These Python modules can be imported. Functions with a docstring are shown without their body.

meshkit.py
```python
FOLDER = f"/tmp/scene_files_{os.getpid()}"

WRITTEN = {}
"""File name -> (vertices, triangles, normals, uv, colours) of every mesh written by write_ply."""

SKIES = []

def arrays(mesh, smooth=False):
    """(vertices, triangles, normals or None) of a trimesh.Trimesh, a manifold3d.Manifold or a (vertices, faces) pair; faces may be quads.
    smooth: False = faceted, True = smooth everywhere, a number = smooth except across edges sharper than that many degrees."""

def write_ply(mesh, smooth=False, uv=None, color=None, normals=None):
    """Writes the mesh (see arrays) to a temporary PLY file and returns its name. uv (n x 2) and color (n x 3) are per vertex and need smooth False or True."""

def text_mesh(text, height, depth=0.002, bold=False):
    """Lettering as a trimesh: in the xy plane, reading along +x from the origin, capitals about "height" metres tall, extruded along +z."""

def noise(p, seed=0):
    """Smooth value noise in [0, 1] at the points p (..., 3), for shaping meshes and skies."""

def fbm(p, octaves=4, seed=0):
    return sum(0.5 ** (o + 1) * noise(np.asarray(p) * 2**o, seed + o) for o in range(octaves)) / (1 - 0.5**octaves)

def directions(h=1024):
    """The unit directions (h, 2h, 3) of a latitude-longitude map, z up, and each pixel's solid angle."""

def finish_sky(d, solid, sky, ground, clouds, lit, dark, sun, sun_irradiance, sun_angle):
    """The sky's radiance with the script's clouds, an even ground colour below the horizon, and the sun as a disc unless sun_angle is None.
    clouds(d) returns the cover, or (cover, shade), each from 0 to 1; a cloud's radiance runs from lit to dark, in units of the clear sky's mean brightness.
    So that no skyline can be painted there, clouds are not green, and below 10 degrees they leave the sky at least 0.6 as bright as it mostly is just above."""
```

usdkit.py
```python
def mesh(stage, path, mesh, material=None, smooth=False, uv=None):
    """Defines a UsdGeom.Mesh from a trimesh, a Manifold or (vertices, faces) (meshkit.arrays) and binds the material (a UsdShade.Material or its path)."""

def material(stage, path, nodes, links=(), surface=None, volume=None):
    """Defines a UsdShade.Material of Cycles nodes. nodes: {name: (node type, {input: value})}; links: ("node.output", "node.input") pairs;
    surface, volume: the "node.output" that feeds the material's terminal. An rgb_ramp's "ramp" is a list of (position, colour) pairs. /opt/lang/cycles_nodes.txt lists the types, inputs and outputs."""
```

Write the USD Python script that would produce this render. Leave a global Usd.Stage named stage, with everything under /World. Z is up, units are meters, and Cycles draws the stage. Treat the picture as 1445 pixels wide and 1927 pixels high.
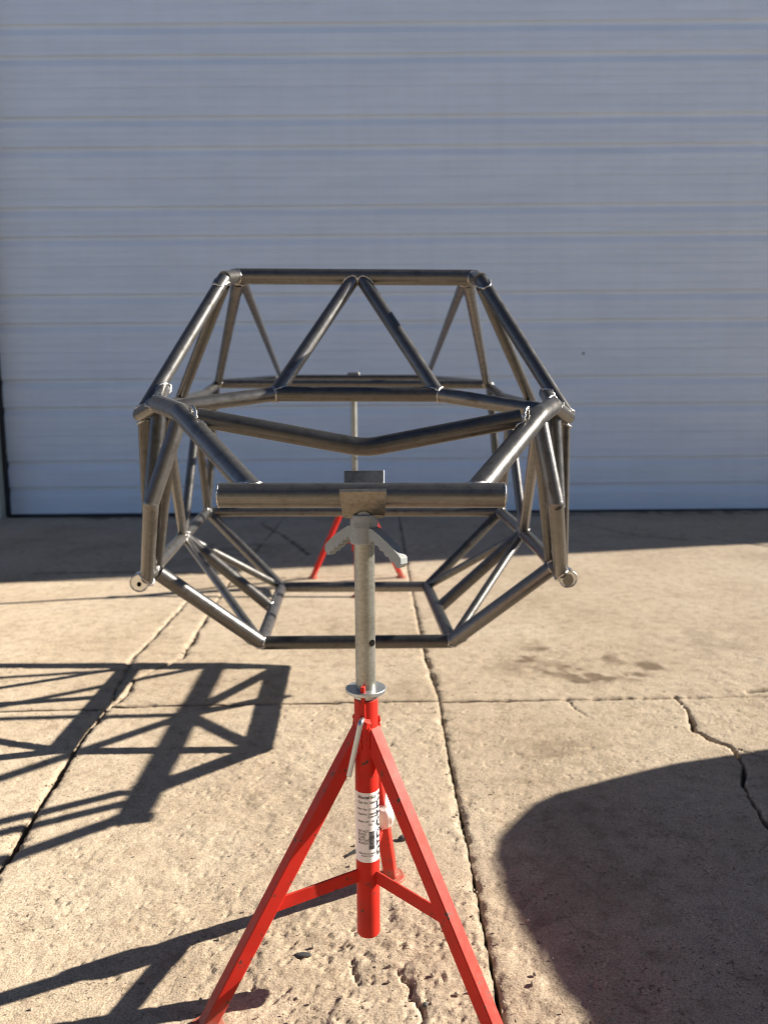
import math, random
import numpy as np, trimesh
import meshkit, usdkit
from pxr import Usd, UsdGeom, UsdLux, UsdShade, Gf, Sdf, Vt
from shapely.geometry import Polygon
from meshkit import noise, fbm

stage = Usd.Stage.CreateInMemory()
UsdGeom.SetStageUpAxis(stage, 'Z'); UsdGeom.SetStageMetersPerUnit(stage, 1.0)
W = UsdGeom.Xform.Define(stage, '/World'); stage.SetDefaultPrim(W.GetPrim())
rng = random.Random(7)

# ------------------------------------------------------------------ camera, sky, sun, exposure
CAM_Z, PITCH, ROLL = 1.2, math.atan(198/1445), math.radians(.45)
cam = UsdGeom.Camera.Define(stage, '/World/camera')
fw = np.array([0, math.cos(PITCH), -math.sin(PITCH)]); u0 = np.array([0, math.sin(PITCH), math.cos(PITCH)]); r0 = np.array([1., 0, 0])
rt = math.cos(ROLL)*r0 - math.sin(ROLL)*u0; up = math.cos(ROLL)*u0 + math.sin(ROLL)*r0
cam.AddTransformOp().Set(Gf.Matrix4d(*rt, 0, *up, 0, *(-fw), 0, 0, 0, CAM_Z, 1))
cam.CreateFocalLengthAttr(26.0); cam.CreateHorizontalApertureAttr(26.0); cam.CreateVerticalApertureAttr(26.0*1024/767)
cam.CreateFStopAttr(3.4); cam.CreateFocusDistanceAttr(1.52); cam.CreateClippingRangeAttr(Gf.Vec2f(.05, 5000))
cam.CreateExposureAttr(1.42)
SUN_AZ, SUN_EL = math.radians(12.5), math.radians(25.5)      # azimuth counted from +x (right) towards +y (away)
sd = np.array([math.cos(SUN_AZ)*math.cos(SUN_EL), math.sin(SUN_AZ)*math.cos(SUN_EL), math.sin(SUN_EL)])
usdkit.material(stage, '/World/Looks/sky', {'s': ('sky_texture', dict(sky_type='single_scattering', sun_disc=False, sun_elevation=SUN_EL, sun_rotation=math.atan2(sd[0], sd[1]), altitude=1800., air_density=.5, aerosol_density=.1, ozone_density=1.5)),
    'b': ('background_shader', dict(strength=.05))}, [('s.color', 'b.color')], surface='b.background')
dome = UsdLux.DomeLight.Define(stage, '/World/sky')
UsdShade.MaterialBindingAPI.Apply(dome.GetPrim()).Bind(UsdShade.Material.Get(stage, '/World/Looks/sky'))
dome.GetPrim().SetCustomDataByKey('kind', 'structure'); dome.GetPrim().SetCustomDataByKey('label', 'clear pale blue daylight sky over the yard'); dome.GetPrim().SetCustomDataByKey('category', 'sky')
sun = UsdLux.DistantLight.Define(stage, '/World/sun')
sun.CreateIntensityAttr(1.25); sun.CreateAngleAttr(.53); sun.CreateColorAttr(Gf.Vec3f(1., .93, .82)); sun.CreateNormalizeAttr(True)
sx_ = np.cross([0, 0, 1.], sd); sx_ /= np.linalg.norm(sx_); sy_ = np.cross(sd, sx_)
sun.AddTransformOp().Set(Gf.Matrix4d(*sx_, 0, *sy_, 0, *sd, 0, 0, 0, 20, 1))

# ------------------------------------------------------------------ materials
LK = '/World/Looks/'
def mat(name, nodes, links, surface='p.BSDF'): return usdkit.material(stage, LK+name, nodes, links, surface=surface)
def plain(name, col, rough=.5, metal=0., **kw): return mat(name, {'p': ('principled_bsdf', dict(base_color=col, roughness=rough, metallic=metal, **kw))}, [])
# raw mild steel tube with mill scale: streaks run along the tube (st = metres round, metres along)
mat('raw_steel', {
    'uv': ('uvmap', dict(attribute='st')), 'oi': ('object_info', {}), 'off': ('combine_xyz', {}), 'm10': ('math', dict(math_type='multiply', value2=37.)),
    'add': ('vector_math', dict(math_type='add')),
    'map': ('mapping', dict(scale=(520., 7., 1.))), 'n': ('noise_texture', dict(scale=1., detail=4., roughness=.6)),
    'map2': ('mapping', dict(scale=(34., 24., 1.))), 'n2': ('noise_texture', dict(scale=1., detail=5., roughness=.65)),
    'map3': ('mapping', dict(scale=(900., 60., 1.))), 'n3': ('noise_texture', dict(scale=1., detail=2.)),
    'map4': ('mapping', dict(scale=(11., 5., 1.))), 'n4': ('noise_texture', dict(scale=1., detail=6., roughness=.75)),
    'c1': ('rgb_ramp', dict(ramp=[(.28, (.150, .141, .131)), (.5, (.185, .178, .170)), (.72, (.225, .219, .211))])),
    'c2': ('rgb_ramp', dict(ramp=[(.30, (.80, .74, .66)), (.46, (1., 1., 1.)), (.8, (1.05, 1.05, 1.06))])),
    'c4': ('rgb_ramp', dict(ramp=[(.29, (.42, .30, .22)), (.36, (1., 1., 1.)), (.64, (1., 1., 1.)), (.72, (1.5, 1.48, 1.42))])),
    'tone': ('map_range', dict(from_min=0., from_max=1., to_min=.48, to_max=.98)), 'tc': ('combine_xyz', {}),
    'ht': ('attribute', dict(attribute='heat')), 'hr': ('rgb_ramp', dict(ramp=[(0., (1., 1., 1.)), (.25, (1., 1., 1.)), (.5, (1.25, .92, .55)), (.7, (.62, .60, .95)), (.85, (.75, .74, .76)), (1., (.9, .88, .86))])),
    'mx': ('mix', dict(mix_type='multiply', fac=.8)), 'mt': ('mix', dict(mix_type='multiply', fac=1.)), 'mh': ('mix', dict(mix_type='multiply', fac=1.)), 'm4': ('mix', dict(mix_type='multiply', fac=.8)),
    'r': ('map_range', dict(from_min=.3, from_max=.7, to_min=.27, to_max=.40)),
    'bp': ('bump', dict(strength=.2, distance=.0005)),
    'p': ('principled_bsdf', dict(metallic=.80, specular_ior_level=.5))},
    [('oi.random', 'm10.value1'), ('m10.value', 'off.x'), ('m10.value', 'off.y'), ('uv.UV', 'add.vector1'), ('off.vector', 'add.vector2'), ('oi.random', 'tone.value'), ('tone.result', 'tc.x'), ('tone.result', 'tc.y'), ('tone.result', 'tc.z'),
     ('add.vector', 'map.vector'), ('map.vector', 'n.vector'), ('add.vector', 'map2.vector'), ('map2.vector', 'n2.vector'), ('add.vector', 'map3.vector'), ('map3.vector', 'n3.vector'), ('add.vector', 'map4.vector'), ('map4.vector', 'n4.vector'),
     ('n.fac', 'c1.fac'), ('n2.fac', 'c2.fac'), ('n4.fac', 'c4.fac'), ('c1.color', 'mx.color1'), ('c2.color', 'mx.color2'), ('mx.color', 'mt.color1'), ('tc.vector', 'mt.color2'), ('mt.color', 'm4.color1'), ('c4.color', 'm4.color2'), ('ht.fac', 'hr.fac'), ('m4.color', 'mh.color1'), ('hr.color', 'mh.color2'), ('mh.color', 'p.base_color'),
     ('n2.fac', 'r.value'), ('r.result', 'p.roughness'), ('n3.fac', 'bp.height'), ('bp.normal', 'p.normal')])
mat('weld', {'g': ('geometry', {}), 'n': ('noise_texture', dict(scale=260., detail=3.)), 'c': ('rgb_ramp', dict(ramp=[(.3, (.25, .23, .21)), (.62, (.62, .61, .6))])), 'bp': ('bump', dict(strength=.6, distance=.001)),
    'p': ('principled_bsdf', dict(metallic=1., roughness=.34))}, [('g.position', 'n.vector'), ('n.fac', 'c.fac'), ('c.color', 'p.base_color'), ('n.fac', 'bp.height'), ('bp.normal', 'p.normal')])
def speckle(name, dark, light, scale, rough, metal=0., bump=.15, dist=.0006, stretch=(1, 1, 1), spec=.5, coat=0.):
    return mat(name, {'g': ('texture_coordinate', {}), 'm': ('mapping', dict(scale=tuple(scale*s for s in stretch))), 'n': ('noise_texture', dict(scale=1., detail=5., roughness=.65)), 'n2': ('noise_texture', dict(scale=scale*.12, detail=3.)),
        'c': ('rgb_ramp', dict(ramp=[(.33, dark), (.62, light)])), 'r': ('map_range', dict(from_min=.3, from_max=.7, to_min=max(.05, rough-.09), to_max=rough+.09)), 'bp': ('bump', dict(strength=bump, distance=dist)),
        'mx': ('mix_float', dict(fac=.5)),
        'p': ('principled_bsdf', dict(metallic=metal, specular_ior_level=spec, coat_weight=coat, coat_roughness=.15))},
        [('g.object', 'm.vector'), ('m.vector', 'n.vector'), ('g.object', 'n2.vector'), ('n.fac', 'mx.a'), ('n2.fac', 'mx.b'), ('mx.result', 'c.fac'), ('c.color', 'p.base_color'), ('n2.fac', 'r.value'), ('r.result', 'p.roughness'), ('n.fac', 'bp.height'), ('bp.normal', 'p.normal')])
speckle('galvanised', (.19, .185, .16), (.36, .355, .315), 70., .40, .7, .14, .0005, (1.6, 1.6, 2.6))
speckle('galvanised_plate', (.33, .35, .35), (.52, .54, .53), 90., .38, .75, .2)
speckle('cast_grey', (.19, .20, .20), (.27, .285, .28), 140., .55, .0, .35, .0008)
speckle('saddle_steel', (.15, .135, .11), (.32, .30, .26), 110., .40, .85, .4, .0008)
# red enamel with a few chips
mat('red_paint', {'g': ('texture_coordinate', {}), 'n': ('noise_texture', dict(scale=55., detail=6., roughness=.7)), 'n2': ('noise_texture', dict(scale=9., detail=4.)), 'n3': ('noise_texture', dict(scale=420., detail=2.)),
    'chip': ('rgb_ramp', dict(ramp=[(.618, (0, 0, 0)), (.632, (1, 1, 1))])), 'c': ('rgb_ramp', dict(ramp=[(.3, (.40, .010, .005)), (.65, (.54, .016, .0075))])),
    'ge': ('geometry', {}), 'sx': ('separate_xyz', {}), 'du': ('map_range', dict(from_min=-.2, from_max=1., to_min=.0, to_max=.30, clamp=True)), 'dn': ('map_range', dict(from_min=.35, from_max=.65, to_min=.25, to_max=1.)), 'dm': ('math', dict(math_type='multiply')), 'sz': ('separate_xyz', {}), 'lo': ('map_range', dict(from_min=.0, from_max=.07, to_min=.75, to_max=.0, clamp=True)), 'dl': ('math', dict(math_type='multiply')), 'da': ('math', dict(math_type='add', use_clamp=True)), 'dust': ('mix', dict(mix_type='mix', color2=(.27, .20, .14))),
    'mx': ('mix', dict(mix_type='mix', color2=(.05, .03, .025))), 'r': ('map_range', dict(from_min=.3, from_max=.7, to_min=.46, to_max=.66)), 'bp': ('bump', dict(strength=.15, distance=.0006)),
    'p': ('principled_bsdf', dict(specular_ior_level=.22))},
    [('g.object', 'n.vector'), ('g.object', 'n2.vector'), ('g.object', 'n3.vector'), ('n.fac', 'chip.fac'), ('n2.fac', 'c.fac'), ('chip.color', 'mx.fac'), ('c.color', 'mx.color1'), ('mx.color', 'dust.color1'), ('ge.normal', 'sx.vector'), ('sx.z', 'du.value'), ('n.fac', 'dn.value'), ('du.result', 'dm.value1'), ('dn.result', 'dm.value2'), ('ge.position', 'sz.vector'), ('sz.z', 'lo.value'), ('lo.result', 'dl.value1'), ('dn.result', 'dl.value2'), ('dm.value', 'da.value1'), ('dl.value', 'da.value2'), ('da.value', 'dust.fac'), ('dust.color', 'p.base_color'), ('n2.fac', 'r.value'), ('r.result', 'p.roughness'), ('n3.fac', 'bp.height'), ('bp.normal', 'p.normal')])
# painted door sheet: slightly dusty, streaked along the length, a little oil-canned
mat('door_paint', {'g': ('geometry', {}), 'm': ('mapping', dict(scale=(1.1, 1., 9.))), 'n': ('noise_texture', dict(scale=1., detail=5., roughness=.6)), 'm2': ('mapping', dict(scale=(7., 1., .7))), 'n2': ('noise_texture', dict(scale=1., detail=4.)),
    'c': ('rgb_ramp', dict(ramp=[(.25, (.57, .64, .71)), (.7, (.64, .71, .78))])), 'c2': ('rgb_ramp', dict(ramp=[(.3, (.975, .97, .965)), (.6, (1., 1., 1.))])), 'mx': ('mix', dict(mix_type='multiply', fac=1.)),
    'bp': ('bump', dict(strength=.08, distance=.01)), 'p': ('principled_bsdf', dict(roughness=.42, specular_ior_level=.5))},
    [('g.position', 'm.vector'), ('m.vector', 'n.vector'), ('g.position', 'm2.vector'), ('m2.vector', 'n2.vector'), ('n.fac', 'c.fac'), ('n2.fac', 'c2.fac'), ('c.color', 'mx.color1'), ('c2.color', 'mx.color2'), ('mx.color', 'p.base_color'), ('n.fac', 'bp.height'), ('bp.normal', 'p.normal')])
# old tan concrete: sand grain, aggregate, blotches; stain and dirt are the slab's own marks
mat('concrete', {'g': ('geometry', {}), 'big': ('noise_texture', dict(scale=1.4, detail=5., roughness=.6)), 'mid': ('noise_texture', dict(scale=16., detail=5., roughness=.65)), 'fine': ('noise_texture', dict(scale=240., detail=2., roughness=.6)),
    'agg': ('voronoi_texture', dict(scale=150., feature='f1')), 'aggc': ('rgb_to_bw', {}), 'st': ('attribute', dict(attribute='stain')), 'di': ('attribute', dict(attribute='dirt')),
    'c1': ('rgb_ramp', dict(ramp=[(.28, (.395, .310, .220)), (.5, (.485, .392, .286)), (.72, (.54, .452, .342))])),
    'c2': ('rgb_ramp', dict(ramp=[(.3, (.74, .71, .68)), (.5, (1., 1., 1.)), (.7, (1.10, 1.09, 1.07))])),
    'c3': ('rgb_ramp', dict(ramp=[(.28, (.58, .54, .50)), (.5, (1., 1., 1.)), (.75, (1.3, 1.3, 1.28))])),
    'c4': ('rgb_ramp', dict(ramp=[(.0, (.60, .55, .50)), (.10, (.8, .77, .73)), (.25, (1., 1., 1.)), (.80, (1., 1., 1.)), (.92, (1.32, 1.3, 1.25))])),
    'pn': ('noise_texture', dict(scale=95., detail=4., roughness=.6)), 'pc': ('noise_texture', dict(scale=5., detail=4., roughness=.7)), 'ps': ('math', dict(math_type='multiply_add', value2=.42)), 'pr': ('map_range', dict(from_min=.845, from_max=.895, to_min=0., to_max=1., clamp=True)), 'pk': ('mix', dict(mix_type='mix', color2=(.13, .095, .065))), 'pf': ('math', dict(math_type='multiply', value2=.72)), 'ph': ('math', dict(math_type='multiply_add', value2=-2.2)),
    'm1': ('mix', dict(mix_type='multiply', fac=1.)), 'm2': ('mix', dict(mix_type='multiply', fac=1.)), 'm3': ('mix', dict(mix_type='multiply', fac=.8)),
    'ms': ('mix', dict(mix_type='mix', color2=(.14, .092, .052))), 'md': ('mix', dict(mix_type='mix', color2=(.045, .034, .025))),
    'sep': ('math', dict(math_type='multiply', value2=.5)), 'hh': ('math', dict(math_type='add')), 'bp': ('bump', dict(strength=.7, distance=.0016)),
    'p': ('principled_bsdf', dict(roughness=.88, specular_ior_level=.25, diffuse_roughness=.4))},
    [('g.position', x+'.vector') for x in ('big', 'mid', 'fine', 'agg', 'pn', 'pc')] + [('big.fac', 'c1.fac'), ('mid.fac', 'c2.fac'), ('fine.fac', 'c3.fac'), ('agg.color', 'aggc.color'), ('aggc.val', 'c4.fac'),
     ('c1.color', 'm1.color1'), ('c2.color', 'm1.color2'), ('m1.color', 'm2.color1'), ('c3.color', 'm2.color2'), ('m2.color', 'm3.color1'), ('c4.color', 'm3.color2'),
     ('pc.fac', 'ps.value1'), ('pn.fac', 'ps.value3'), ('ps.value', 'pr.value'), ('pr.result', 'pf.value1'), ('pf.value', 'pk.fac'), ('m3.color', 'pk.color1'), ('pk.color', 'ms.color1'), ('st.fac', 'ms.fac'), ('ms.color', 'md.color1'), ('di.fac', 'md.fac'), ('md.color', 'p.base_color'),
     ('agg.distance', 'sep.value1'), ('sep.value', 'hh.value1'), ('fine.fac', 'hh.value2'), ('pr.result', 'ph.value1'), ('hh.value', 'ph.value3'), ('ph.value', 'bp.height'), ('bp.normal', 'p.normal')])
speckle('joint_soil', (.03, .023, .017), (.09, .07, .05), 60., .95, 0., .8, .004)
speckle('yard_ground', (.24, .19, .13), (.36, .29, .21), 3., .95, 0., .5, .01)
speckle('wall_metal', (.42, .40, .36), (.48, .46, .41), 4., .55)
plain('rubber_seal', (.02, .02, .022), .7)
speckle('jamb_paint', (.38, .39, .30), (.48, .48, .37), 8., .5)
speckle('brown_metal', (.05, .04, .033), (.07, .058, .048), 5., .6)
plain('roof_metal', (.4, .4, .4), .5)
plain('label_white', (.78, .77, .76), .38)
plain('label_ink', (.03, .03, .035), .45)
plain('rag_white', (.80, .74, .66), .8)
plain('cap_steel', (.62, .62, .61), .22, 1.)
plain('dark_hole', (.006, .0055, .005), .95, specular_ior_level=.1)
plain('zinc_rod', (.48, .49, .49), .3, .9)
speckle('grit_stone', (.12, .09, .065), (.40, .33, .25), 60., .9)
speckle('stone_dark', (.03, .03, .032), (.09, .085, .08), 90., .7)
plain('strap_grey', (.13, .12, .11), .5)
plain('van_body', (.55, .56, .57), .3); plain('van_glass', (.02, .025, .03), .05); plain('tyre', (.02, .02, .02), .8); plain('hub', (.5, .5, .5), .35, .8)

# ------------------------------------------------------------------ helpers
used = {}
def numbered(parent, name):
    k = (str(parent), name); n = used.get(k, 0); used[k] = n+1
    return f'{parent}/{name}' + (f'_{n:03d}' if n else '')
def tag(p, label=None, cat=None, group=None, kind=None):
    for k, v in (('label', label), ('category', cat), ('group', group), ('kind', kind)):
        if v: p.SetCustomDataByKey(k, v)
    return p
def pth(x): return str(x.GetPath()) if hasattr(x, 'GetPath') else str(x)
def thing(name, label, cat, loc=(0, 0, 0), rz=0., group=None, kind=None):
    x = UsdGeom.Xform.Define(stage, numbered('/World', name)); x.AddTranslateOp().Set(Gf.Vec3d(*map(float, loc)))
    if rz: x.AddRotateZOp().Set(math.degrees(rz))
    return tag(x.GetPrim(), label, cat, group, kind)
def obj(name, mesh, m, parent='/World', smooth=False, uv=None, label=None, normals=None, prim=None, kind=None):
    path = numbered(pth(parent), name)
    if normals is not None:
        v, f = mesh
        g = usdkit.mesh(stage, path, (v, f), LK+m, False, uv)
        g.CreateNormalsAttr(Vt.Vec3fArray.FromNumpy(np.asarray(normals, np.float32))); g.SetNormalsInterpolation('vertex')
    else:
        g = usdkit.mesh(stage, path, mesh, LK+m, smooth, uv)
    for k, a in (prim or {}).items():
        UsdGeom.PrimvarsAPI(g).CreatePrimvar(k, Sdf.ValueTypeNames.FloatArray, 'vertex').Set(Vt.FloatArray.FromNumpy(np.asarray(a, np.float32)))
    return tag(g.GetPrim(), label, kind=kind)
A = lambda *x: np.array(x, float)
def unit(v): v = np.asarray(v, float); return v/np.linalg.norm(v)
def frame_of(t):
    t = unit(t); a = np.cross(t, [0, 0, 1.]) if abs(t[2]) < .95 else np.cross(t, [0, 1., 0]); a = unit(a); return a, np.cross(t, a)
def fillet(pts, rad, n=8):
    pts = [A(*p) for p in pts]; out = [pts[0]]
    for i in range(1, len(pts)-1):
        a, b, c = pts[i-1], pts[i], pts[i+1]; u, w = unit(a-b), unit(c-b)
        ang = math.acos(np.clip(u@w, -1, 1)); d = min(rad/math.tan(ang/2), .45*np.linalg.norm(a-b), .45*np.linalg.norm(c-b))
        p0, p2 = b+u*d, b+w*d
        for t in np.linspace(0, 1, n): out.append((1-t)**2*p0 + 2*t*(1-t)*b + t*t*p2)
    return np.array(out+[pts[-1]])
def tube(pts, r, sides=28, caps=True, seg=.018):
    """A round bar along a polyline: vertices, quads split, normals, uv in metres."""
    p = [A(*pts[0])]
    for a, b in zip(pts[:-1], pts[1:]):
        k = max(1, int(np.linalg.norm(A(*b)-A(*a))/seg)); p += [A(*a)+(A(*b)-A(*a))*t for t in np.linspace(0, 1, k+1)[1:]]
    p = np.array(p); t = np.gradient(p, axis=0); t /= np.linalg.norm(t, axis=1, keepdims=True)
    a, _ = frame_of(t[0]); ang = np.linspace(0, 2*np.pi, sides+1); L = np.r_[0, np.cumsum(np.linalg.norm(np.diff(p, axis=0), axis=1))]
    r = np.broadcast_to(r, (len(p),)); V, N, U = [], [], []
    for i in range(len(p)):
        a = unit(a - t[i]*(a@t[i])); b = np.cross(t[i], a)
        d = np.cos(ang)[:, None]*a + np.sin(ang)[:, None]*b
        V.append(p[i]+d*r[i]); N.append(d); U.append(np.c_[ang*r[i], np.full(sides+1, L[i])])
    n = sides+1; i, j = np.meshgrid(np.arange(len(p)-1), np.arange(sides), indexing='ij')
    q = np.stack([i*n+j, i*n+j+1, (i+1)*n+j+1, (i+1)*n+j], -1).reshape(-1, 4)
    F = np.vstack([q[:, [0, 1, 2]], q[:, [0, 2, 3]]]); V, N, U = list(V), list(N), list(U); base = len(p)*n
    if caps:
        for k, s in ((0, -1), (len(p)-1, 1)):
            ring = V[k]; V += [ring, p[k][None]]; N += [np.tile(t[k]*s, (n, 1)), (t[k]*s)[None]]; U += [U[k], U[k][:1]]
            for j in range(sides): F = np.vstack([F, [[base+j, base+j+1, base+n] if s > 0 else [base+j+1, base+j, base+n]]])
            base += n+1
    return np.vstack(V), F, np.vstack(N), np.vstack(U)
def add_tube(name, pts, r, m, parent, label=None, **kw):
    v, f, n, u = tube(pts, r, **kw); heat = np.clip(1-np.minimum(u[:, 1], u[:, 1].max()-u[:, 1]-0)/.075, 0, 1); return obj(name, (v, f), m, parent, uv=u, normals=n, label=label, prim=dict(heat=heat))
def box(sx, sy, sz, c=(0, 0, 0), bev=.0):
    if bev <= 0: m = trimesh.creation.box((sx, sy, sz))
    else:
        pts = [(a*(sx/2-bx), b*(sy/2-by), c_*(sz/2-bz)) for a in (-1, 1) for b in (-1, 1) for c_ in (-1, 1) for bx, by, bz in ((0, bev, bev), (bev, 0, bev), (bev, bev, 0))]
        m = trimesh.convex.convex_hull(np.array(pts))
    m.apply_translation(c); return m
def beam(a, b, w, h, upv=(0, 0, 1), bev=.0015):
    """A bar of section w x h from a to b; h lies along upv."""
    a, b = A(*a), A(*b); t = unit(b-a); s = unit(np.cross(t, upv)); u = np.cross(s, t); m = box(w, np.linalg.norm(b-a), h, bev=bev)
    M = np.eye(4); M[:3, 0], M[:3, 1], M[:3, 2], M[:3, 3] = s, t, u, (a+b)/2; m.apply_transform(M); return m
def cyl(r, z0, z1, c=(0, 0), n=40, bev=0.):
    prof = [(0, z0), (r-bev, z0), (r, z0+bev), (r, z1-bev), (r-bev, z1), (0, z1)] if bev else [(0, z0), (r, z0), (r, z1), (0, z1)]
    m = trimesh.creation.revolve(np.array(prof), sections=n); m.apply_translation((c[0], c[1], 0)); return m
def weld(a, d, ra, hp, hd, rh, rad=.0033, seed=0):
    """The bead where a tube that starts at a, runs along d and has radius ra meets a round host bar through hp along hd with radius rh."""
    d, hd = unit(d), unit(hd); e, g = frame_of(d); pts = []
    for k in range(40):
        th = 2*np.pi*k/40; o = A(*a)+ra*(math.cos(th)*e+math.sin(th)*g)
        w0 = o-A(*hp); w0 -= hd*(w0@hd); dd = d-hd*(d@hd); qa, qb, qc = dd@dd, 2*w0@dd, w0@w0-rh*rh; disc = qb*qb-4*qa*qc
        s = (-qb+math.sqrt(max(disc, 0)))/(2*qa) if qa > 1e-6 else 0.
        pts.append(o+d*np.clip(s, -.02, rh*2.2))
    pts = np.array(pts+[pts[0]]); rr = rad*(1+.35*np.sin(np.arange(41)*2.2+seed)+.2*np.sin(np.arange(41)*5.1+seed*2)); rr[-1] = rr[0]
    return tube(pts, rr, sides=8, caps=False, seg=9)

# ------------------------------------------------------------------ ground: concrete slabs over soil
ground = thing('ground', 'old tan concrete yard of cracked slabs with dark open joints', 'ground', kind='structure')
g = trimesh.Trimesh([(-400, -400, -.075), (400, -400, -.075), (400, 400, -.075), (-400, 400, -.075)], [(0, 1, 2), (0, 2, 3)])
obj('yard_earth', g, 'yard_ground', ground)
def seg_dist(x, y, pl):
    d = np.full(x.shape, 9.)
    for (x0, y0), (x1, y1) in zip(pl[:-1], pl[1:]):
        dx, dy = x1-x0, y1-y0; t = np.clip(((x-x0)*dx+(y-y0)*dy)/(dx*dx+dy*dy), 0, 1); d = np.minimum(d, np.hypot(x-x0-t*dx, y-y0-t*dy))
    return d
J2 = [(-1.30, -6), (-.90, .6), (-1.015, 1.869), (-1.043, 2.117), (-1.069, 2.325), (-1.114, 2.708), (-1.125, 2.988), (-1.096, 3.164), (-1.12, 3.33), (-1.058, 3.469), (-.986, 3.622), (-1.03, 4.3), (-1.05, 4.715), (-1.08, 5.3), (-1.1, 8.62)]
J1 = [(.235, -6), (.225, 1.418), (.224, 1.83), (.217, 2.502), (.222, 3.046), (.194, 3.593), (.176, 5.273), (.17, 8.62)]
CRACKS = [([(1.194, 3.06), (1.20, 2.95), (1.185, 2.86), (1.15, 2.74), (1.165, 2.66), (1.215, 2.58), (1.205, 2.45), (1.14, 2.31), (1.12, 2.2), (1.10, 2.07), (1.16, 1.9), (1.2, 1.6)], .0075, .03),
          ([(1.21, 2.57), (1.30, 2.50), (1.40, 2.47), (1.62, 2.45)], .004, .01),
          ([(1.52, 3.09), (1.60, 3.115), (1.75, 3.13)], .014, .03),
          ([(-1.235, 4.7), (-1.225, 4.1), (-1.221, 3.549), (-1.16, 3.2), (-1.115, 2.99)], .007, .012),
          
          ([(.74, 3.05), (.76, 2.93), (.80, 2.84)], .0018, .004),
          ([(.02, 1.50), (.045, 1.455), (.04, 1.42), (.075, 1.39), (.07, 1.33)], .0036, .008), ([(-.08, 1.53), (-.07, 1.5), (-.055, 1.47)], .003, .005),
          ([(1.9, 8.2), (2.1, 7.6), (2.35, 7.0), (2.7, 6.75)], .012, .03), ([(2.9, 6.9), (3.2, 6.5), (3.35, 6.3)], .012, .02),
          ([(-1.3, 8.0), (-1.0, 7.3), (-.75, 6.6), (-.62, 6.2)], .014, .03),
          ([(-2.6, 5.6), (-1.9, 5.62), (-1.4, 5.55), (-1.1, 5.5)], .02, .03)]
PITS = []
pr = np.random.default_rng(5)
for k in range(620):      # spalled spots: thick near the stand, thinner elsewhere
    y = pr.uniform(1.0, 5.4); x = pr.uniform(-.62*y-.2, .62*y+.2)
    near = math.exp(-((x+.02)**2/.22+(y-1.5)**2/.16)); 
    if pr.random() < .12+.35*near: PITS.append((x, y, pr.uniform(.0025, .0075)*(1+.9*near), pr.uniform(.0012, .0042)*(1+.7*near)))
for k in range(14):
    x, y = pr.normal(.03, .22), pr.normal(1.46, .2); PITS.append((x, y, .003+.013*pr.random()**2.5, pr.uniform(.0015, .005)))
PITS = np.array(PITS)
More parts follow.
